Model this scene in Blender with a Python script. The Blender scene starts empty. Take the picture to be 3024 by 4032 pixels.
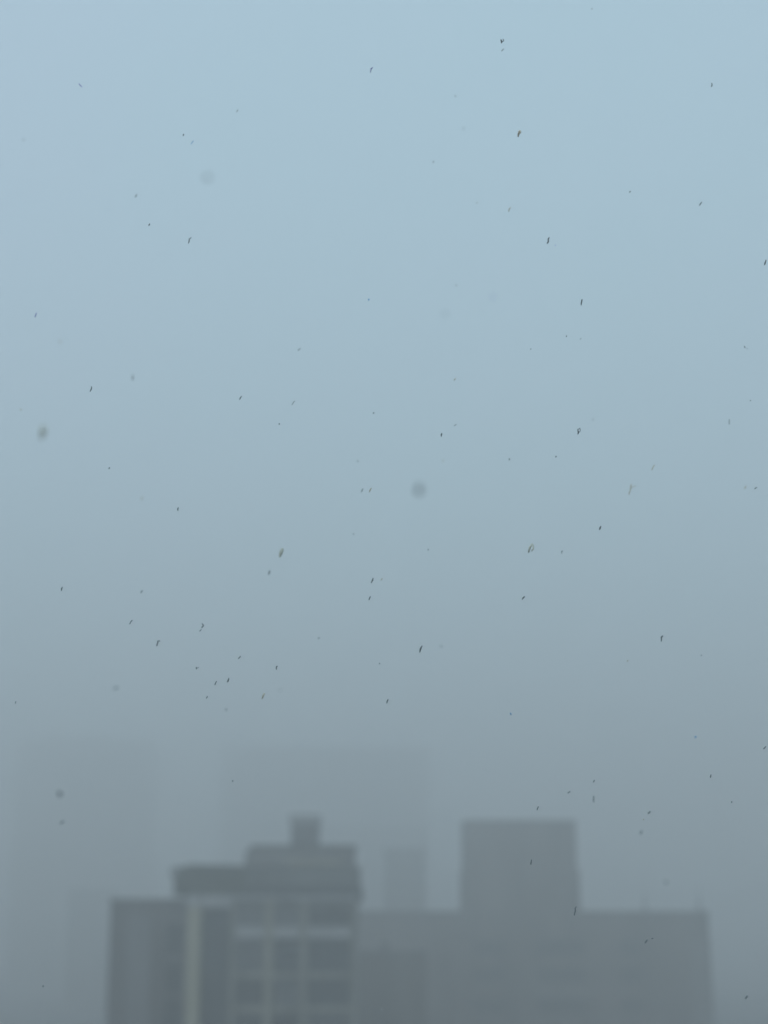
import bpy, math, random
from mathutils import Vector
random.seed(7)
S = bpy.context.scene
COL = S.collection

# ---------------------------------------------------------------- camera
EYE = Vector((0.0, 0.0, 18.0))
PITCH = math.radians(14.0)
F = 6720.0                                   # focal length in photograph pixels (4032 high)
FWD = Vector((0, math.cos(PITCH), math.sin(PITCH)))
UP = Vector((0, -math.sin(PITCH), math.cos(PITCH)))
RIGHT = Vector((1, 0, 0))
cam_data = bpy.data.cameras.new('camera')
cam = bpy.data.objects.new('camera', cam_data)
COL.objects.link(cam)
cam.location = EYE
cam.rotation_euler = (math.radians(90) + PITCH, 0, 0)
cam_data.sensor_fit = 'VERTICAL'
cam_data.sensor_height = 36.0
cam_data.sensor_width = 27.0
cam_data.lens = F / 4032 * 36.0
cam_data.clip_start = 0.05
cam_data.clip_end = 8000
cam_data.dof.use_dof = True
cam_data.dof.focus_distance = 2.0            # focused on the snow, the city behind is soft
cam_data.dof.aperture_fstop = 3.9
S.camera = cam

# ---------------------------------------------------------------- sky, sun, exposure
SUN_EL, SUN_AZ = 52.0, 205.0
world = bpy.data.worlds.new('World')
S.world = world
world.use_nodes = True
nt = world.node_tree
nt.nodes.clear()
out = nt.nodes.new('ShaderNodeOutputWorld')
bg = nt.nodes.new('ShaderNodeBackground')
sky = nt.nodes.new('ShaderNodeTexSky')
sky.sky_type = 'NISHITA'
sky.sun_disc = False
sky.sun_elevation = math.radians(SUN_EL)
sky.sun_rotation = math.radians(SUN_AZ)
sky.air_density = 1.0
sky.dust_density = 2.0
mix = nt.nodes.new('ShaderNodeMix')
mix.data_type = 'RGBA'
mix.inputs['Factor'].default_value = 0.85    # cloud deck over the clear sky
CLOUD_A, CLOUD_B = (4.75, 7.35, 8.5), (5.2, 7.2, 8.75)      # two soft tones drifting through the cloud deck
wtc = nt.nodes.new('ShaderNodeTexCoord')
wno = nt.nodes.new('ShaderNodeTexNoise')
wno.inputs['Scale'].default_value = 2.2
wno.inputs['Detail'].default_value = 4
wrp = nt.nodes.new('ShaderNodeValToRGB')
wrp.color_ramp.elements[0].position = 0.35
wrp.color_ramp.elements[1].position = 0.65
wrp.color_ramp.elements[0].color = tuple(c / 10 for c in CLOUD_A) + (1,)
wrp.color_ramp.elements[1].color = tuple(c / 10 for c in CLOUD_B) + (1,)
wsc = nt.nodes.new('ShaderNodeVectorMath')
wsc.operation = 'SCALE'
wsc.inputs['Scale'].default_value = 10.0
nt.links.new(wtc.outputs['Generated'], wno.inputs['Vector'])
nt.links.new(wno.outputs['Fac'], wrp.inputs['Fac'])
nt.links.new(wrp.outputs['Color'], wsc.inputs[0])
nt.links.new(wsc.outputs['Vector'], mix.inputs['B'])
nt.links.new(sky.outputs['Color'], mix.inputs['A'])
nt.links.new(mix.outputs['Result'], bg.inputs['Color'])
bg.inputs['Strength'].default_value = 0.1
nt.links.new(bg.outputs['Background'], out.inputs['Surface'])

sun_data = bpy.data.lights.new('sun', 'SUN')
sun_data.energy = 0.5
sun_data.angle = math.radians(30)
sun_data.color = (1.0, 0.97, 0.93)
sun = bpy.data.objects.new('sun', sun_data)
COL.objects.link(sun)
a, e = math.radians(SUN_AZ), math.radians(SUN_EL)
to_sun = Vector((math.sin(a) * math.cos(e), math.cos(a) * math.cos(e), math.sin(e)))
sun.rotation_euler = to_sun.to_track_quat('Z', 'Y').to_euler()
sun.location = (0, 0, 300)

S.view_settings.view_transform = 'Standard'
S.view_settings.look = 'None'
S.view_settings.gamma = 1.0
S.view_settings.use_curve_mapping = False
S.view_settings.exposure = 0.0
S.cycles.use_denoising = True
S.cycles.max_bounces = 12
S.cycles.volume_bounces = 10
S.cycles.use_adaptive_sampling = False

HAZE_DENSITY = 0.0053
HAZE_COLOR = (0.99, 0.953, 0.934)

# ---------------------------------------------------------------- helpers
def uv(px, py):
    return (px - 1512.0) / F, (2016.0 - py) / F

def zat(py, D):
    _, v = uv(0, py)
    return EYE.z + D * (math.sin(PITCH) + v * math.cos(PITCH)) / (math.cos(PITCH) - v * math.sin(PITCH))

def xat(px, D, py=3700):
    u, v = uv(px, py)
    return D * u / (math.cos(PITCH) - v * math.sin(PITCH))

def mesh_obj(name, verts, faces, mat, parent=None, smooth=False):
    me = bpy.data.meshes.new(name)
    me.from_pydata(verts, [], faces)
    me.update()
    if smooth:
        for p in me.polygons:
            p.use_smooth = True
    if mat:
        me.materials.append(mat)
    o = bpy.data.objects.new(name, me)
    COL.objects.link(o)
    if parent:
        o.parent = parent
    return o

class MB:
    def __init__(s):
        s.v, s.f = [], []
    def box(s, x0, x1, y0, y1, z0, z1):
        b = len(s.v)
        s.v += [(x0, y0, z0), (x1, y0, z0), (x1, y1, z0), (x0, y1, z0),
                (x0, y0, z1), (x1, y0, z1), (x1, y1, z1), (x0, y1, z1)]
        s.f += [tuple(b + i for i in q) for q in
                ((0, 3, 2, 1), (4, 5, 6, 7), (0, 1, 5, 4), (1, 2, 6, 5), (2, 3, 7, 6), (3, 0, 4, 7))]
        return s
    def prism(s, poly, y0, y1):              # polygon in (x, z), counter-clockwise seen from -y
        b, n = len(s.v), len(poly)
        s.v += [(x, y0, z) for x, z in poly] + [(x, y1, z) for x, z in poly]
        s.f.append(tuple(b + i for i in range(n)))
        s.f.append(tuple(b + n + i for i in reversed(range(n))))
        for i in range(n):
            j = (i + 1) % n
            s.f.append((b + i, b + n + i, b + n + j, b + j))
        return s
    def cyl(s, x, y, z0, z1, r0, r1, n=10):
        b = len(s.v)
        for z, r in ((z0, r0), (z1, r1)):
            s.v += [(x + r * math.cos(2 * math.pi * k / n), y + r * math.sin(2 * math.pi * k / n), z) for k in range(n)]
        for k in range(n):
            j = (k + 1) % n
            s.f.append((b + k, b + j, b + n + j, b + n + k))
        s.f.append(tuple(b + k for k in reversed(range(n))))
        s.f.append(tuple(b + n + k for k in range(n)))
        return s
    def obj(s, name, mat, parent=None):
        return mesh_obj(name, s.v, s.f, mat, parent)

def material(name, col, rough=0.8, var=0.25, scale=0.6, streak=False, spec=0.3):
    m = bpy.data.materials.new(name)
    m.use_nodes = True
    t = m.node_tree
    b = t.nodes['Principled BSDF']
    b.inputs['Roughness'].default_value = rough
    b.inputs['Specular IOR Level'].default_value = spec
    tc = t.nodes.new('ShaderNodeTexCoord')
    mp = t.nodes.new('ShaderNodeMapping')
    mp.inputs['Scale'].default_value = (1, 1, 0.18) if streak else (1, 1, 1)
    no = t.nodes.new('ShaderNodeTexNoise')
    no.inputs['Scale'].default_value = scale
    no.inputs['Detail'].default_value = 6
    no.inputs['Roughness'].default_value = 0.65
    rp = t.nodes.new('ShaderNodeValToRGB')
    lo, hi = 1 - var, 1 + var
    rp.color_ramp.elements[0].position = 0.3
    rp.color_ramp.elements[1].position = 0.7
    rp.color_ramp.elements[0].color = (col[0] * lo, col[1] * lo, col[2] * lo, 1)
    rp.color_ramp.elements[1].color = (min(col[0] * hi, 1), min(col[1] * hi, 1), min(col[2] * hi, 1), 1)
    t.links.new(tc.outputs['Object'], mp.inputs['Vector'])
    t.links.new(mp.outputs['Vector'], no.inputs['Vector'])
    t.links.new(no.outputs['Fac'], rp.inputs['Fac'])
    t.links.new(rp.outputs['Color'], b.inputs['Base Color'])
    bp = t.nodes.new('ShaderNodeBump')
    bp.inputs['Strength'].default_value = 0.25
    t.links.new(no.outputs['Fac'], bp.inputs['Height'])
    t.links.new(bp.outputs['Normal'], b.inputs['Normal'])
    return m

M = {
    'wing':    material('grey_render', (0.135, 0.13, 0.13), streak=True, var=0.45, scale=0.35),
    'pier':    material('pale_yellow_stone', (0.35, 0.33, 0.25), streak=True, var=0.18),
    'band':    material('pale_grey_concrete', (0.36, 0.36, 0.36), streak=True, var=0.2),
    'pier2':   material('dull_yellow_stone', (0.25, 0.24, 0.195), streak=True, var=0.18),
    'band2':   material('light_grey_render', (0.19, 0.19, 0.195), streak=True, var=0.2),
    'facade':  material('dull_stone', (0.24, 0.235, 0.205), streak=True, var=0.4, scale=0.35),
    'dark':    material('dark_slate_cladding', (0.06, 0.064, 0.05), var=0.3),
    'tier':    material('weathered_grey_cladding', (0.12, 0.125, 0.12), streak=True),
    'frame':   material('dark_metal_frame', (0.05, 0.052, 0.055), rough=0.5, var=0.1),
    'glass':   material('dark_window_glass', (0.04, 0.046, 0.052), rough=0.15, var=0.1, spec=0.5),
    'dullglass': material('dusty_window_glass', (0.035, 0.038, 0.04), rough=0.3, var=0.15, spec=0.4),
    'blind_fog':   material('blind_with_fog_tone', (0.12, 0.125, 0.13), rough=0.35, var=0.2),  # drawn blinds; on the top storey this pale tone paints in fog
    'brick':   material('grey_brown_brick', (0.145, 0.13, 0.12), streak=True, var=0.45, scale=0.25),
    'annexbrick': material('dark_brown_brick', (0.16, 0.15, 0.14), streak=True, var=0.4, scale=0.3),
    'coping':  material('dull_coping_stone', (0.18, 0.175, 0.17)),
    'far':     material('distant_concrete', (0.17, 0.165, 0.155), streak=True, scale=0.2),
    'metal':   material('galvanised_metal', (0.14, 0.14, 0.145), rough=0.5),
    'ground':  material('wet_asphalt', (0.05, 0.05, 0.052), rough=0.6, scale=0.15),
    'kerb':    material('grey_pavement', (0.16, 0.16, 0.155), scale=0.5),
}

def thing(name, label, cat, loc, group=None):
    o = bpy.data.objects.new(name, None)
    COL.objects.link(o)
    o.location = loc
    o.empty_display_size = 0.5
    o['label'] = label
    o['category'] = cat
    if group:
        o['group'] = group
    return o

class Building:
    """A thing whose parts are given in world metres and stored relative to its base."""
    def __init__(s, name, label, x, y, cat='building', group=None):
        s.o = thing(name, label, cat, (x, y, 0), group)
        s.x, s.y = x, y
    def rect(s, x0, x1, z0, z1, y0, y1):
        return (x0 - s.x, x1 - s.x, y0 - s.y, y1 - s.y, z0, z1)
    def part(s, name, mat, *rects, parent=None):
        mb = MB()
        for r in rects:
            mb.box(*s.rect(*r))
        return mb.obj(name, M[mat], parent or s.o)
    def window(s, x0, x1, z0, z1, y, bars=1, mat='frame', fw=0.09, glass='glass'):
        """A framed window: frame with bars, one pane child between each pair of bars, y = face of the glass."""
        mb = MB()
        R = s.rect
        mb.box(*R(x0, x0 + fw, z0, z1, y - 0.07, y + 0.05)).box(*R(x1 - fw, x1, z0, z1, y - 0.07, y + 0.05))
        mb.box(*R(x0 + fw, x1 - fw, z0, z0 + fw, y - 0.07, y + 0.05)).box(*R(x0 + fw, x1 - fw, z1 - fw, z1, y - 0.07, y + 0.05))
        n = bars + 1
        w = (x1 - x0 - 2 * fw) / n
        for k in range(1, n):
            xc = x0 + fw + k * w
            mb.box(*R(xc - fw * .4, xc + fw * .4, z0 + fw, z1 - fw, y - 0.06, y + 0.045))
        f = mb.obj('window', M[mat], s.o)
        for k in range(n):
            g = fw * .4
            a = x0 + fw + k * w + (g if k else 0)
            b = x0 + fw + (k + 1) * w - (g if k < n - 1 else 0)
            MB().box(*R(a, b, z0 + fw, z1 - fw, y, y + 0.03)).obj('pane', M[glass], f)
        return f

# ---------------------------------------------------------------- ground
g = MB().box(-880, 880, -130, 1150, -0.5, 0.0).obj('ground', M['ground'])
g['kind'] = 'structure'
for x0, x1, y0, y1 in ((-60, 8, 132, 160), (-12, 60, 225, 275)):
    p = MB().box(x0, x1, y0, y1, 0.0, 0.13).obj('pavement', M['kerb'])
    p['kind'] = 'structure'

# ---------------------------------------------------------------- nearest block with the stepped roof
D = 140.0
X = lambda px, py=3700: xat(px, D, py)
Z = lambda py, d=D: zat(py, d)
nb = Building('apartment_building', 'nearest apartment block in the fog with stepped roof and pale corner pier', X(950), D + 8)
xl, xm, xr = X(432), X(735), X(1402)
# left wing, set back a little, with two window columns
yw = D + 2.5
ztop = zat(3546, yw)
wl, wr = xat(430, yw), xat(735, yw)
cols = [(xat(655, yw), xat(722, yw))]
rows = []
z = zat(3640, yw)
while z > EYE.z - 14:
    rows.append((z - 2.4, z)); z -= 2.92
zb = rows[-1][0] - 0.9
edges = [wl] + [c for cc in cols for c in cc] + [wr]
rects = []
for i in range(0, len(edges), 2):
    rects.append((edges[i], edges[i + 1], zb, ztop, yw, yw + 0.5))
for c0, c1 in cols:
    prev = ztop
    for z0, z1 in rows:
        rects.append((c0, c1, z1, prev, yw + 0.004, yw + 0.5)); prev = z0
    rects.append((c0, c1, zb, prev, yw + 0.004, yw + 0.5))
nb.part('wing_wall', 'wing', *rects, (wl, wr, 0, zb - 0.002, yw, yw + 0.5),
        (wl, wl + 0.4, 0, ztop - 0.02, yw + 0.502, yw + 14), (wl + 0.4, wr, 0, ztop - 0.3, yw + 13.5, yw + 14))
nb.part('wing_panel', 'band2', (xat(502, yw), xat(594, yw), 0, zat(3600, yw), yw - 0.09, yw - 0.003))
nb.part('wing_roof', 'dark', (wl + 0.402, wr, ztop - 0.45, ztop - 0.3, yw + 0.502, yw + 13.4))
nb.part('wing_parapet', 'coping', (wl - 0.12, wr - 0.02, ztop + 0.002, ztop + 0.14, yw - 0.12, yw + 0.55))
for c0, c1 in cols:
    for z0, z1 in rows:
        nb.window(c0, c1, z0, z1, yw + 0.28)
# core behind the main front (keeps rooms dark), roof slab
zcor = Z(3526)
nb.part('core_wall', 'wing', (xm + 0.02, xr - 0.02, 0, Z(3540), D + 1.2, D + 15))
# pale corner pier and the pale lintel over the recessed bay
nb.part('corner_pier', 'pier', (X(737), X(791), 0, Z(3572), D - 0.35, D + 1.19))
nb.part('lintel', 'band', (X(737), X(912), Z(3571), Z(3526), D - 0.3, D + 1.19))
nb.part('cornice', 'band', (X(912) + 0.002, X(1402), Z(3540), Z(3527), D - 0.2, D + 1.15))
# storeys of the main front
bands = [(3650, 3694), (3828, 3851), (3961, 3986), (4096, 4120), (4231, 4255)]
tops = [3541] + [b[1] for b in bands[:-1]]
# recessed dark bay, one tall window a storey with a thin sill band
for i, (b0, b1) in enumerate(bands):
    t = Z(3580) if i == 0 else Z(tops[i] - 3)
    nb.window(X(793), X(905), Z(b1 - 12), t, D + 0.75, bars=1)
    nb.part('bay_sill', 'frame', (X(792), X(905), Z(b1 - 3), Z(b1 - 11), D + 0.55, D + 1.18))
nb.part('bay_wall', 'wing', (X(792), X(905), 0, Z(bands[-1][1]), D + 0.4, D + 1.18))
# piers
piers = [(906, 926), (1041, 1075), (1180, 1210), (1381, 1402)]
for i, (p0, p1) in enumerate(piers):
    nb.part('pier', 'facade' if i != 1 else 'pier2', (X(p0), X(p1), 0, Z(3541), D - 0.12 + 0.003 * i, D + 1.19))
for i, (b0, b1) in enumerate(bands):
    for j in range(3):
        nb.part('spandrel', 'band' if i == 0 else 'facade',
                (X(piers[j][1]) + 0.002, X(piers[j + 1][0]) - 0.002, Z(b1), Z(b0), D + 0.03, D + 1.18))
        bars = (1, 1, 2)[j]
        if i == 0:                           # top storey: shallow windows under a deep head
            x0, x1 = X(piers[j][1]) + 0.002, X(piers[j + 1][0]) - 0.002
            nb.part('head_panel', 'tier', (x0, x1, Z(3578), Z(3542), D + 0.08, D + 1.18))
            nb.window(x0, x1, Z(b0), Z(3578), D + 0.2, bars=bars, mat='coping', glass=('blind_fog', 'blind_fog', 'dullglass')[j])  # paler panes stand in for fog over this storey
        else:
            nb.window(X(piers[j][1]) + 0.002, X(piers[j + 1][0]) - 0.002, Z(b0), Z(tops[i]), D + 0.45, bars=bars, glass=('glass', 'dullglass', 'glass', 'blind_fog', 'glass')[(i * 3 + j * 2) % 5])
nb.part('lower_wall', 'facade', (X(926) + 0.004, X(1381) - 0.004, 0, Z(4255) - 0.002, D + 0.06, D + 1.17))
# dark roof storey with its eave stepping out to the left
yr = D + 1.0
zr = lambda py: zat(py, yr)
xrr = lambda px: xat(px, yr, 3460)
P = [(xrr(684), zr(3524)), (xrr(968), zr(3524)), (xrr(968), zr(3410)), (xrr(900), zr(3406)), (xrr(740), zr(3404)),
     (xrr(702), zr(3420)), (xrr(684), zr(3462))]
mb = MB().prism([(x - nb.x, zz) for x, zz in P], yr - nb.y, yr + 9 - nb.y)
mb.obj('roof_storey', M['dark'], nb.o)
yk = yr + 6
mb = MB().prism([(xat(px, yk) - nb.x, zat(py, yk)) for px, py in ((672, 3468), (700, 3476), (700, 3408), (664, 3412), (658, 3436))], yk - nb.y, yk + 2.5 - nb.y)
mb.obj('roof_canopy', M['band'], nb.o)
nb.part('attic_wall', 'tier', (xrr(968) + 0.002, xrr(1414), zr(3490), zr(3410), yr + 0.15, yr + 9.1))
nb.part('attic_window_band', 'frame', (xrr(968) + 0.002, xrr(1398), zr(3524), zr(3490) - 0.002, yr + 0.45, yr + 9))
xs = [xrr(1112), xrr(1180), xrr(1250), xrr(1320), xrr(1392)]
for k in range(4):
    nb.window(xs[k] + 0.03, xs[k + 1] - 0.03, zr(3521), zr(3493), yr + 0.37, bars=0)
nb.part('attic_side_pier', 'tier', (xrr(1398) + 0.002, xrr(1424), zr(3546), zr(3490) - 0.002, yr + 0.2, yr + 8))
# tier above, with the pale ledge along its foot
yb = D + 3.0
zb2 = lambda py: zat(py, yb)
xb = lambda px: xat(px, yb, 3370)
P = [(xb(962), zb2(3408)), (xb(1396), zb2(3408)), (xb(1396), zb2(3338)), (xb(990), zb2(3334)), (xb(966), zb2(3356))]
MB().prism([(x - nb.x, zz) for x, zz in P], yb - nb.y, yb + 6 - nb.y).obj('upper_tier', M['coping'], nb.o)
nb.part('ledge', 'pier', (xb(1132), xb(1344), zb2(3402), zb2(3391), yb - 0.25, yb - 0.003))
nb.part('tier_coping', 'dark', (xb(985), xb(1400), zb2(3338) + 0.05, zb2(3338) + 0.2, yb - 0.1, yb + 6.1))
# lift housing on the very top
yc = D + 8.0
zc = lambda py: zat(py, yc)
xc = lambda px: xat(px, yc, 3270)
nb.part('lift_housing', 'band2', (xc(1150), xc(1258), zat(3345, yb), zc(3246), yc - 2, yc + 1.4))
nb.part('lift_housing_cap', 'band', (xc(1144), xc(1264), zc(3246) + 0.002, zc(3214), yc - 2.1, yc + 1.5))

# ---------------------------------------------------------------- low dark annex right of it
D2 = 168.0
X2 = lambda px: xat(px, D2, 3880)
an = Building('annex_building', 'low dark annex between the stepped block and the wide block', X2(1540), D2 + 5)
zt = zat(3752, D2)
an.part('wall', 'annexbrick', (X2(1400), X2(1682), 0, zt, D2, D2 + 10))
an.part('parapet', 'coping', (X2(1398), X2(1684), zt + 0.002, zt + 0.2, D2 - 0.1, D2 + 10.1))
an.part('vent', 'metal', (X2(1500), X2(1530), zt + 0.202, zt + 0.9, D2 + 4, D2 + 5))

# ---------------------------------------------------------------- wide block with the tall bulkhead
D3 = 232.0
X3 = lambda px, py=3700: xat(px, D3, py)
Z3 = lambda py: zat(py, D3)
wb = Building('brick_building', 'wide plain block with a tall square bulkhead on its flat roof', X3(2100), D3 + 8)
zt = Z3(3594)
zw = [(Z3(3764), Z3(3700)), (Z3(3872), Z3(3808)), (Z3(3992), Z3(3930)), (Z3(4110), Z3(4048))]
cw = [(1862, 1990), (2110, 2306), (2440, 2524)]
xs = [X3(1398)] + [X3(c) for cc in cw for c in cc] + [X3(2794)]
rects = []
for i in range(0, len(xs), 2):
    rects.append((xs[i], xs[i + 1], zw[-1][0], zt, D3, D3 + 0.6))
for c0, c1 in cw:
    prev = zt
    for z0, z1 in zw:
        rects.append((X3(c0), X3(c1), z1, prev, D3 + 0.003, D3 + 0.6)); prev = z0
wb.part('wall', 'brick', *rects, (X3(1398), X3(2794), 0, zw[-1][0] - 0.002, D3, D3 + 0.6),
        (X3(1398), X3(1398) + 0.5, 0, zt - 0.02, D3 + 0.602, D3 + 16), (X3(2794) - 0.5, X3(2794), 0, zt - 0.02, D3 + 0.602, D3 + 16),
        (X3(1398) + 0.5, X3(2794) - 0.5, 0, zt - 0.5, D3 + 15.4, D3 + 16))
wb.part('roof', 'dark', (X3(1398) + 0.502, X3(2794) - 0.502, zt - 0.6, zt - 0.4, D3 + 0.602, D3 + 15.39))
wb.part('parapet', 'coping', (X3(1394), X3(2800), zt + 0.002, zt + 0.25, D3 - 0.15, D3 + 0.7))
wb.part('corner_pilaster', 'coping', (X3(2716), X3(2797), 0, Z3(3690), D3 - 0.12, D3 - 0.002))
wb.part('string_course', 'coping', (X3(2090), X3(2330), Z3(3926), Z3(3902), D3 - 0.15, D3 - 0.002))
for c0, c1 in cw:
    for z0, z1 in zw:
        wb.window(X3(c0) + 0.01, X3(c1) - 0.01, z0 + 0.01, z1 - 0.01, D3 + 0.3, bars=1 if c1 - c0 < 100 else 3, mat='coping', glass='dullglass')
yb3 = D3 + 1.5
zb3 = lambda py: zat(py, yb3)
xb3 = lambda px, py: xat(px, yb3, py)
bk = wb.part('bulkhead', 'brick', (xb3(1830, 3330), xb3(2270, 3330), zb3(3424), zb3(3238), yb3, yb3 + 11),
             (xb3(1824, 3500), xb3(2284, 3500), zt - 0.39, zb3(3424) - 0.002, yb3 - 0.2, yb3 + 11.2))
wb.part('bulkhead_coping', 'coping', (xb3(1826, 3240), xb3(2272, 3240), zb3(3238) + 0.002, zb3(3228), yb3 - 0.1, yb3 + 11.1))

# two thin vent masts on the wide block's roof
for px, top, lab in ((2538, 3488, 'left of two faint thin masts on the wide roof'),
                     (2752, 3486, 'faint thin mast nearest the right end of the wide roof')):
    ym = D3 + 9
    xm_ = xat(px, ym, 3540)
    t = thing('roof_mast', lab, 'mast', (xm_, ym, zt - 0.4), 'masts on the wide roof')
    h = zat(top, ym) - (zt - 0.4)
    MB().cyl(0, 0, 0, 0.12, 0.6, 0.6, 12).obj('base', M['metal'], t)
    MB().cyl(0, 0, 0.12, h * 0.62, 0.22, 0.16).obj('pipe', M['metal'], t)
    MB().cyl(0, 0, h * 0.62, h, 0.09, 0.04).obj('tip', M['metal'], t)

# ---------------------------------------------------------------- fading towers far behind
def far_block(label, Df, x0, x1, top, depth, steps=(), wcols=8, wrows=6):
    b = Building('tower_block', label, xat((x0 + x1) / 2, Df), Df + depth / 2)
    zt = zat(top, Df)
    a, c = xat(x0, Df, top + 150), xat(x1, Df, top + 150)
    b.part('wall', 'far', (a, c, 0, zt, Df, Df + depth))
    b.part('parapet', 'coping', (a - 0.2, c + 0.2, zt + 0.002, zt + 0.6, Df - 0.2, Df + depth + 0.2))
    for s0, s1, st in steps:
        b.part('roof_housing', 'far', (xat(s0, Df, st), xat(s1, Df, st), zt + 0.602, zat(st, Df), Df + 3, Df + depth - 3))
    w = (c - a) / wcols
    for i in range(wcols):
        for j in range(wrows):
            z1 = zt - 2.2 - j * 3.3
            x = a + (i + 0.22) * w
            b.window(x, x + 0.56 * w, z1 - 1.7, z1, Df - 0.02, bars=1, fw=0.12, mat='coping', glass='dullglass')
    return b

far_block('narrow faint tower between the stepped block and the square bulkhead', 345.0, 1512, 1672, 3352, 12, wcols=4)
far_block('pale fogged block rising just behind the stepped roof', 520.0, 1268, 1690, 3262, 18)
far_block('broad tower nearly lost in fog behind the stepped block', 640.0, 872, 1692, 2945, 22, wcols=14, wrows=12)
far_block('tall tower nearly lost in fog at the left edge', 660.0, 70, 588, 2925, 24, steps=((170, 420, 2895),), wcols=10, wrows=12)
far_block('low faint block beside the left wing of the stepped block', 455.0, 262, 440, 3508, 16, wcols=4, wrows=4)

# ---------------------------------------------------------------- snow in the air
def flake_mat(name, col):
    m = bpy.data.materials.new(name)
    m.use_nodes = True
    t = m.node_tree
    b = t.nodes['Principled BSDF']
    b.inputs['Roughness'].default_value = 0.75
    b.inputs['Specular IOR Level'].default_value = 0.2
    no = t.nodes.new('ShaderNodeTexNoise')
    no.inputs['Scale'].default_value = 900
    rp = t.nodes.new('ShaderNodeValToRGB')
    rp.color_ramp.elements[0].color = tuple(c * 0.6 for c in col) + (1,)
    rp.color_ramp.elements[1].color = tuple(min(1, c * 1.4) for c in col) + (1,)
    tc = t.nodes.new('ShaderNodeTexCoord')
    t.links.new(tc.outputs['Object'], no.inputs['Vector'])
    t.links.new(no.outputs['Fac'], rp.inputs['Fac'])
    t.links.new(rp.outputs['Color'], b.inputs['Base Color'])
    return m

FM = {'k': flake_mat('backlit_dark_flake', (0.24, 0.255, 0.26)),  # backlit shade of white snow painted into the dark and grey base colours
      'g': flake_mat('backlit_grey_flake', (0.36, 0.38, 0.38)),
      'o': flake_mat('olive_flake', (0.72, 0.74, 0.63)),
      't': flake_mat('tan_flake', (0.72, 0.66, 0.55)),
      'v': flake_mat('violet_flake', (0.42, 0.40, 0.72)),
      'b': flake_mat('blue_flake', (0.22, 0.46, 0.75)),
      'w': flake_mat('white_flake', (0.85, 0.87, 0.9))}

TS = 1008.0 / 1659.0
TILES = {'A': (0, 0), 'B': (1008, 0), 'C': (2016, 0), 'D': (0, 1008), 'E': (1008, 1008), 'F': (2016, 1008),
         'G': (0, 2016), 'H': (1008, 2016), 'I': (2016, 2016), 'J': (0, 2900), 'K': (2016, 2900)}

def tube(pts, rad, sides=6):
    """A lumpy closed tube along 3-D points."""
    V, Fc = [], []
    n = len(pts)
    for i, p in enumerate(pts):
        d = (pts[min(i + 1, n - 1)] - pts[max(i - 1, 0)])
        d = d.normalized() if d.length > 1e-9 else Vector((0, 0, 1))
        q = d.cross(FWD)
        q = q.normalized() if q.length > 1e-6 else RIGHT.copy()
        w = d.cross(q).normalized()
        for k in range(sides):
            a = 2 * math.pi * k / sides
            r = rad[i] * random.uniform(0.8, 1.2)
            V.append(p + q * math.cos(a) * r + w * math.sin(a) * r)
    for i in range(n - 1):
        for k in range(sides):
            j = (k + 1) % sides
            Fc.append((i * sides + k, i * sides + j, (i + 1) * sides + j, (i + 1) * sides + k))
    V.append(pts[0] + (pts[0] - pts[1]).normalized() * rad[0] * 0.7)
    V.append(pts[-1] + (pts[-1] - pts[-2]).normalized() * rad[-1] * 0.7)
    for k in range(sides):
        j = (k + 1) % sides
        Fc.append((len(V) - 2, j, k))
        Fc.append((len(V) - 1, (n - 1) * sides + k, (n - 1) * sides + j))
    return V, Fc

GROUP = 'snowflakes blowing through the fog'

def flake(tile, strokes, width, dist, mat, label):
    """strokes: polylines in tile pixels; width in photograph pixels; dist in metres from the lens."""
    dist *= random.uniform(0.93, 1.16)
    dist = 1 / (0.5 + (1 / dist - 0.5) * 0.52)
    ox, oy = TILES[tile]
    allp = [p for s in strokes for p in s]
    cx = ox + TS * sum(p[0] for p in allp) / len(allp)
    cy = oy + TS * sum(p[1] for p in allp) / len(allp)
    u, v = uv(cx, cy)
    base = EYE + (FWD + RIGHT * u + UP * v) * dist
    k = dist / F
    V, Fc = [], []
    for si, s in enumerate(strokes):
        w = width * (0.78 if si == 0 else 0.5)
        pts = []
        if len(s) == 1:                      # a clump: one short stroke with a random lean
            a = random.uniform(0.6, 1.5)
            q = Vector((math.cos(a), math.sin(a))) * w * 0.45 / TS
            s = [(s[0][0] + q.x, s[0][1] - q.y), s[0], (s[0][0] - q.x, s[0][1] + q.y)]
        dz = 0.0
        fine = []
        for i in range(len(s) - 1):          # one extra point in each span
            fine += [s[i], ((s[i][0] + s[i + 1][0]) / 2, (s[i][1] + s[i + 1][1]) / 2)]
        fine.append(s[-1])
        for p in fine:
            dz += random.uniform(-1, 1) * w * 0.7
            X_ = ox + TS * p[0] - cx
            Y_ = oy + TS * p[1] - cy
            pts.append(RIGHT * X_ * k - UP * Y_ * k + FWD * dz * k)
        n = len(pts)
        rad = [0.5 * w * k * (0.62 + 0.5 * math.sin(math.pi * (i + 0.7) / (n + 0.4))) * random.uniform(0.8, 1.15) for i in range(n)]
        tv, tf = tube(pts, rad)
        b = len(V)
        V += tv
        Fc += [tuple(b + i for i in q) for q in tf]
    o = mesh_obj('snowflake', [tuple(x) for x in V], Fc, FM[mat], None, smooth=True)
    o.location = base
    o['label'] = label
    o['category'] = 'snowflake'
    o['group'] = GROUP
    return o

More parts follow.
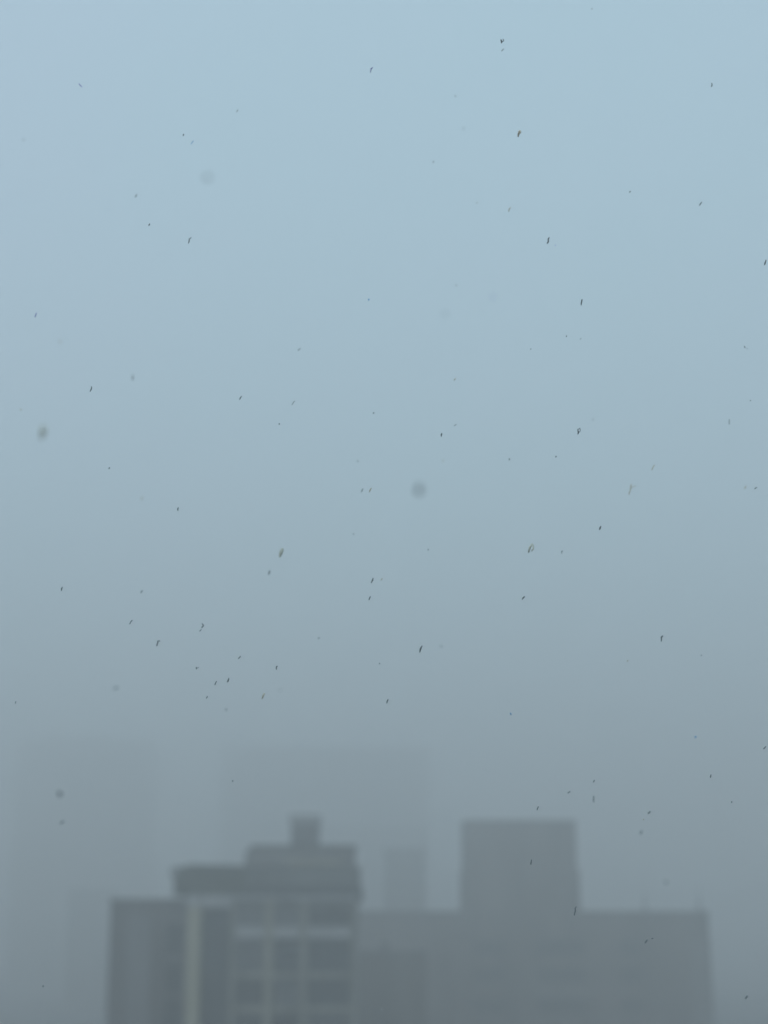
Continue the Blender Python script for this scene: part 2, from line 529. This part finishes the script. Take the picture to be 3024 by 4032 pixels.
N = None
FL = [
 # tile, strokes, width px, metres, colour, label
 ('A', [[(512,542),(520,553),(533,566)]], 4.5, 2.2, 'v', 'faint violet flake curving down to the right near the upper left corner'),
 ('A', [[(1541,708),(1538,720),(1530,727)]], 3, 2.6, 'g', 'pale hooked speck in the upper sky left of centre, above the others there'),
 ('A', [[(1190,868),(1187,882)]], 4.5, 2.0, 'k', 'short upright dash beside a fainter slanted streak, upper left sky'),
 ('A', [[(1254,912),(1236,935)]], 3, 2.3, 'b', 'faint bluish slanted streak just below right of a short dark dash'),
 ('A', [[(1350,1135),(1340,1165)],[(1328,1150),(1362,1158)]], 12, 0.66, 'k', 'large blurred pale disc alone in the upper left sky'),
 ('A', [[(887,1258),(877,1278)]], 4, 3.0, 'g', 'faint grey smear left of and below the pale blurred disc'),
 ('A', [[(970,1449),(964,1462)]], 5, 2.0, 'k', 'short dark dash up and left of the bold hook-shaped flake'),
 ('A', [[(1239,1540),(1225,1548),(1226,1560),(1222,1577)]], 5.5, 2.0, 'k', 'bold dark flake bent at its top like a cane, upper left sky'),
 ('A', [[(155,905)]], 6, 1.1, 'g', 'very faint round smudge near the left edge high in the sky'),
 ('B', [[(1586,257),(1590,268),(1589,283)],[(1591,278),(1606,263),(1599,254)]], 6, 2.0, 'k', 'dark V-shaped flake highest and boldest in the upper right sky'),
 ('B', [[(1606,317),(1590,332)]], 4, 2.4, 'g', 'faint slanted dash directly below the highest bold flake'),
 ('B', [[(756,437),(746,444),(742,466)]], 5, 2.0, 'v', 'violet hook-shaped flake at top centre of the sky'),
 ('B', [[(1292,622)]], 6, 1.3, 'g', 'soft round smudge in the upper sky right of centre'),
 ('B', [[(1345,833)]], 6, 1.15, 'g', 'very faint smudge below the soft round smudge right of centre'),
 ('B', [[(1150,1050)]], 5.5, 1.5, 'g', 'small soft smudge left of the brownish hooked flake, high right of centre'),
 ('B', [[(1651,1344),(1641,1354),(1638,1370)]], 5, 2.2, 't', 'brownish hooked flake above the bold wavy flake on the right'),
 ('B', [[(1434,1312)]], 4.5, 2.9, 't', 'tiny brown speck up and left of the brownish hooked flake'),
 ('C', [[(518,56)]], 5, 1.7, 'g', 'small soft speck close to the top edge, right of centre'),
 ('C', [[(1294,539),(1299,548),(1294,559)]], 5, 2.0, 'k', 'short dark upright dash near the right edge, high in the sky'),
 ('C', [[(50,843),(44,862),(40,883)],[(55,848),(54,862),(46,874)]], 9, 2.1, 't', 'feather-like tan flake with a dark pointed lower tip, upper right sky'),
 ('C', [[(765,1242)]], 5.5, 2.0, 'k', 'tiny round dark dot left of the slanted dash near the right edge'),
 ('C', [[(1229,1310),(1219,1323),(1212,1333)]], 5, 2.0, 'k', 'slanted dark dash near the right edge below the upright one'),
 ('C', [[(241,1540),(234,1550),(236,1565),(227,1579)]], 6.5, 2.0, 'k', 'bold wavy dark flake in the right half of the upper sky'),
 ('C', [[(281,1590)]], 4, 2.4, 'v', 'tiny violet speck just right of the bold wavy flake'),
 ('D', [[(236,368),(226,395)]], 4, 2.3, 'v', 'faint violet streak by the left edge above the tan smudge'),
 ('D', [[(388,553)]], 9, 1.15, 't', 'soft tan smudge above the large capsule blur at left'),
 ('D', [[(860,772),(858,803)]], 6.5, 1.2, 'g', 'soft grey upright smudge right of the mottled dark flake'),
 ('D', [[(591,846),(593,855),(588,866),(581,878)]], 5.5, 2.05, 'k', 'mottled dark flake with a rounded head, left part of the sky'),
 ('D', [[(135,997)]], 6, 1.5, 't', 'small soft tan speck just above the large capsule blur'),
 ('D', [[(278,1104),(272,1132),(264,1174)],[(284,1116),(278,1146)]], 27, 0.78, 'o', 'largest tan capsule-shaped blur at the left edge'),
 ('D', [[(1566,908),(1558,918),(1551,931)]], 5, 2.0, 'k', 'slanted dark dash alone left of centre, level with the mottled flake'),
 ('D', [[(708,1375)]], 6, 2.0, 'k', 'tiny dark dot right of and below the large capsule blur'),
 ('D', [[(918,1572)]], 8, 1.15, 't', 'soft tan smudge above left of a short upright dark dash'),
 ('D', [[(1156,1630),(1152,1639),(1153,1650)]], 5.5, 2.0, 'k', 'short upright dark dash below right of a soft tan smudge'),
 ('E', [[(731,283)]], 7, 1.9, 'b', 'tiny bright blue dot alone above the middle of the sky'),
 ('E', [[(1225,375)]], 10, 0.7, 'g', 'very faint wide disc right of the blue dot'),
 ('E', [[(288,598),(272,612)]], 4, 2.9, 'g', 'faint smear left of and below the blue dot'),
 ('E', [[(252,939),(242,949),(233,966)]], 3.2, 2.2, 'g', 'thin faint wavy streak above a small dot left of centre'),
 ('E', [[(151,1089)]], 6, 2.1, 'k', 'small dark dot below the thin faint wavy streak'),
 ('E', [[(762,1017)]], 5.5, 2.3, 'k', 'small dot in the centre of the sky below the blue one'),
 ('E', [[(1294,792),(1283,805)]], 4.5, 2.0, 't', 'short brown slanted dash right of centre above the bold upright one'),
 ('E', [[(1300,1090),(1283,1102)]], 3.5, 2.3, 'g', 'faint slanted dash up and right of the bold upright flake'),
 ('E', [[(1205,1150),(1200,1159),(1202,1169)]], 6, 2.0, 'k', 'bold short upright flake above the big blurred disc'),
 ('E', [[(660,1330)]], 5, 1.5, 'g', 'faint smear above the pair of slanted flakes at centre'),
 ('E', [[(1213,1327)]], 6, 1.4, 't', 'soft speck between the bold upright flake and the big disc'),
 ('E', [[(693,1508),(682,1530)]], 5, 1.7, 'g', 'soft grey left one of a pair of slanted flakes at centre'),
 ('E', [[(747,1504),(738,1520),(734,1529)]], 6, 2.0, 't', 'sharp brown right one of a pair of slanted flakes at centre'),
 ('E', [[(1062,1482),(1050,1512),(1060,1540)],[(1035,1528),(1078,1520)]], 19, 0.64, 'k', 'biggest dark blurred disc near the middle of the photo'),
 ('E', [[(1643,1317)]], 6.5, 1.4, 'g', 'soft round speck right of the big blurred disc'),
 ('E', [[(1297,190)]], 5, 1.4, 'g', 'faint speck above the wide faint disc, right of centre'),
 ('E', [[(1535,265)]], 9, 0.75, 'v', 'faint violet disc up and right of the wide faint disc'),
 ('F', [[(1647,26),(1641,40),(1635,59)]], 6, 2.0, 'k', 'dark slanted flake touching the right edge of the photo'),
 ('F', [[(455,281),(452,298),(449,318)]], 6.5, 2.0, 'k', 'straight dark wedge-shaped flake in the right half of the sky'),
 ('F', [[(353,520)]], 6, 2.1, 'k', 'small dot below left of the straight wedge-shaped flake'),
 ('F', [[(449,534),(439,540)]], 3.5, 2.4, 'g', 'faint dash right of the small dot under the wedge'),
 ('F', [[(122,603)]], 5, 1.7, 'g', 'faint dot left of and below the small dot under the wedge'),
 ('F', [[(1506,584),(1510,597)],[(1522,598),(1528,602)]], 4.5, 2.1, 'k', 'small broken dash by the right edge, level with faint dots'),
 ('F', [[(426,1122),(430,1138),(427,1155)],[(429,1125),(440,1114),(443,1134),(434,1144)]], 6.5, 2.0, 'k', 'dark flake with an open loop on its right side'),
 ('F', [[(285,1300)]], 6, 2.0, 'k', 'small dark dot below the looped flake'),
 ('F', [[(923,1354),(912,1370),(905,1388)]], 5, 2.2, 't', 'slanted tan flake above the long faint streak on the right'),
 ('F', [[(774,1478),(770,1510),(760,1545)],[(770,1500),(800,1489)]], 6, 2.5, 't', 'long soft streak with a side wing, right half of the sky'),
 ('F', [[(1516,1490),(1504,1510)]], 5, 1.6, 't', 'faint left one of two smears near the right edge'),
 ('F', [[(1586,1498),(1570,1510)]], 5, 1.6, 'g', 'faint right one of two smears near the right edge'),
 ('F', [[(1545,937)]], 5, 2.0, 'g', 'faint dot near the right edge below the small broken dash'),
 ('F', [[(1408,1060),(1406,1090)]], 4, 1.6, 'g', 'faint upright smear below left of the dot near the right edge'),
 ('F', [[(525,1062)]], 5, 1.3, 'g', 'faint smudge just above right of the looped flake'),
 ('G', [[(406,487),(400,497),(401,508)]], 6.5, 2.0, 'k', 'bold short dash alone at the left, two thirds up the photo'),
 ('G', [[(924,508),(911,522)]], 5, 1.6, 'g', 'faint soft smear right of the lone bold left dash'),
 ('G', [[(857,702),(847,711),(840,726)]], 5.5, 2.0, 'k', 'thin hooked dark flake up and left of the bold cane-shaped one'),
 ('G', [[(1310,724),(1320,735),(1307,750)],[(1304,761),(1294,774)]], 6, 2.1, 'k', 'figure-eight shaped dark flake broken at its lower end'),
 ('G', [[(1037,835),(1024,836),(1022,850),(1017,868)]], 6.5, 2.0, 'k', 'bold cane-shaped dark flake in the lower left sky'),
 ('G', [[(1558,936),(1545,950)]], 5.5, 2.0, 'k', 'slanted dark dash right of the figure-eight flake'),
 ('G', [[(1271,1006),(1273,1018)],[(1280,1010),(1287,1007)]], 6.5, 1.9, 'g', 'tiny two-part flake below the figure-eight flake'),
 ('G', [[(1403,1097),(1397,1108),(1392,1121)]], 5, 2.0, 'k', 'thin dark slanted dash left of a softer blotched flake'),
 ('G', [[(1483,1077),(1480,1088),(1473,1102)]], 7, 1.7, 'g', 'softer blotched flake right of a thin slanted dash'),
 ('G', [[(1345,1194),(1338,1206)]], 5.5, 2.0, 'k', 'tiny dark speck lowest of the cluster in the lower left sky'),
 ('G', [[(765,1135),(738,1146)]], 9, 0.9, 'g', 'wide faint smudge left of the cluster of dark dashes'),
 ('G', [[(103,1228),(100,1240)]], 4.5, 1.9, 'g', 'faint speck by the left edge above the faded tower'),
 ('G', [[(1466,1280)]], 7, 1.2, 'g', 'faint round smudge below the cluster of dark dashes'),
 ('H', [[(172,237),(163,260),(153,290)]], 13, 1.4, 'o', 'soft tan capsule-shaped flake left of centre, mid sky'),
 ('H', [[(631,143)]], 5.5, 1.6, 'g', 'faint dot below left of the biggest blurred disc'),
 ('H', [[(1117,239),(1114,249)]], 4.5, 2.0, 'g', 'small faint dash left of the feathered tan flake'),
 ('H', [[(759,429),(755,441),(747,459)]], 6.5, 2.0, 'k', 'bold wavy dark flake at centre beside a faint brown one'),
 ('H', [[(819,429),(809,443)]], 4, 2.2, 't', 'faint brown dash right of the bold wavy centre flake'),
 ('H', [[(741,547),(737,557),(732,569)]], 5, 2.05, 'k', 'short dark dash directly below the bold wavy centre flake'),
 ('H', [[(90,378),(82,405)]], 6, 1.3, 'g', 'faint upright smear below the soft tan capsule-shaped flake'),
 ('H', [[(1077,867),(1066,885),(1061,910)]], 6.5, 2.0, 'k', 'long bold slanted flake right of centre in the lower sky'),
 ('H', [[(139,1000),(132,1003),(132,1020)]], 6, 2.0, 'k', 'small cane-shaped dark flake right of the lower left cluster'),
 ('H', [[(55,1174),(46,1190),(40,1209)]], 8, 1.8, 't', 'blotchy tan slanted flake below the small cane-shaped one'),
 ('H', [[(856,1215),(850,1228),(848,1241)]], 5.5, 2.0, 'k', 'short dark dash above the roofs at centre'),
 ('H', [[(800,982)]], 5.5, 2.0, 'g', 'tiny dot above the short dash over the central roofs'),
 ('H', [[(1649,1302),(1653,1314)]], 5.5, 1.9, 'b', 'small bluish speck above the square bulkhead, lower sky'),
 ('H', [[(407,817)]], 6, 1.4, 'g', 'faint dot above and right of the small cane-shaped flake'),
 ('H', [[(155,1155)]], 7, 1.1, 'g', 'faint round smudge right of the blotchy tan slanted flake'),
 ('H', [[(1200,870)]], 7, 1.1, 'g', 'faint smudge right of the long bold slanted flake'),
 ('I', [[(575,92),(567,115)]], 6, 2.0, 'k', 'straight slanted dark dash in the middle of the right sky'),
 ('I', [[(131,206),(116,232),(109,261)],[(136,212),(138,238),(126,252)]], 11, 1.65, 'o', 'feathered tan flake with a dark left edge, right of centre'),
 ('I', [[(322,269),(322,256),(331,253)]], 5, 2.1, 'g', 'small hooked grey flake right of the feathered tan one'),
 ('I', [[(81,548),(73,557),(66,566)]], 7, 2.0, 'k', 'very dark short slanted flake below the feathered tan one'),
 ('I', [[(979,803),(969,811),(967,837)]], 6.5, 2.0, 'k', 'bold cane-shaped dark flake alone in the lower right sky'),
 ('I', [[(749,964)]], 6.5, 1.7, 't', 'small tan dot below left of the right cane-shaped flake'),
 ('I', [[(1190,1458)]], 8, 1.5, 'b', 'soft bluish speck low in the right sky'),
 ('I', [[(1646,1520),(1632,1536)]], 5.5, 2.0, 'k', 'slanted dark dash at the right edge low in the sky'),
 ('I', [[(1226,928)]], 4.5, 1.7, 'g', 'faint speck right of the right cane-shaped flake'),
 ('J', [[(372,368),(395,366),(386,388)]], 14, 0.78, 'k', 'dark blurred disc low at the left in front of a faded tower'),
 ('J', [[(415,546),(395,562)]], 8, 1.2, 'g', 'faint smear below the dark blurred disc at left'),
 ('J', [[(1507,289)]], 5.5, 1.8, 'k', 'small dot in front of the broad fogged tower'),
 ('J', [[(280,1617)]], 7, 1.5, 'g', 'faint smudge near the lower left corner'),
 ('K', [[(534,282),(526,296)]], 5.5, 2.0, 'k', 'short dark dash above right of the square bulkhead'),
 ('K', [[(1290,248),(1286,265)]], 6, 2.0, 'k', 'dark upright dash high above the right mast'),
 ('K', [[(171,454),(165,465),(163,476)]], 6, 2.0, 'k', 'dark slanted dash just above the top of the square bulkhead'),
 ('K', [[(376,355),(362,367)]], 7, 1.5, 'g', 'soft smear above the right corner of the square bulkhead'),
 ('K', [[(529,385),(529,425)]], 5, 1.4, 'g', 'faint upright smear below the dash right of the bulkhead'),
 ('K', [[(1424,425)]], 6, 2.0, 'k', 'tiny dark dot in the fog above the right roof end'),
 ('K', [[(897,486),(884,500)]], 8, 1.5, 'g', 'soft grey blotch in the fog above the left mast'),
 ('K', [[(852,538)]], 6, 1.6, 't', 'faint tan speck just below the soft blotch above the left mast'),
 ('K', [[(842,612),(834,634)]], 7, 1.3, 'g', 'lowest soft smear straight above the left mast'),
 ('K', [[(126,798),(122,829)]], 5.5, 1.75, 'k', 'soft dark streak in front of the square bulkhead'),
 ('K', [[(417,1102),(408,1111),(409,1131),(402,1154)]], 6.5, 2.0, 'k', 'large dark crooked flake at the foot of the bulkhead\'s right edge'),
 ('K', [[(877,1317),(860,1336)]], 7, 1.6, 'k', 'soft smear in front of the wide block under the left mast'),
 ('K', [[(915,1308),(904,1310)]], 4.5, 1.9, 'k', 'tiny level dash in front of the wide block under the left mast'),
 ('K', [[(1526,1683),(1512,1698)]], 8, 1.5, 'k', 'soft grey smear right of the wide block near the bottom'),
 ('K', [[(1000,945)]], 10, 0.95, 'g', 'faint round smudge between the two masts'),
 ('H', [[(812,3226),(816,3222)]], 6, 2.0, 'w', 'tiny white flake at the bottom edge in front of the annex'),
 ('H', [[(26,2712),(28,2708)]], 6, 2.0, 'w', 'tiny white flake in front of the stepped block\'s front'),
]
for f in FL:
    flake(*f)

# ---------------------------------------------------------------- the fog: one even box of air
hz = MB().box(-900, 900, -150, 1170, -1.6, 112.0).obj('haze', None)
hz['kind'] = 'stuff'
hm = bpy.data.materials.new('haze_air')
hm.use_nodes = True
t = hm.node_tree
t.nodes.clear()
o_ = t.nodes.new('ShaderNodeOutputMaterial')
pv = t.nodes.new('ShaderNodeVolumePrincipled')
pv.inputs['Density'].default_value = HAZE_DENSITY
pv.inputs['Density Attribute'].default_value = ''
pv.inputs['Color'].default_value = (*HAZE_COLOR, 1)
pv.inputs['Anisotropy'].default_value = 0.69
t.links.new(pv.outputs['Volume'], o_.inputs['Volume'])
hz.data.materials.append(hm)
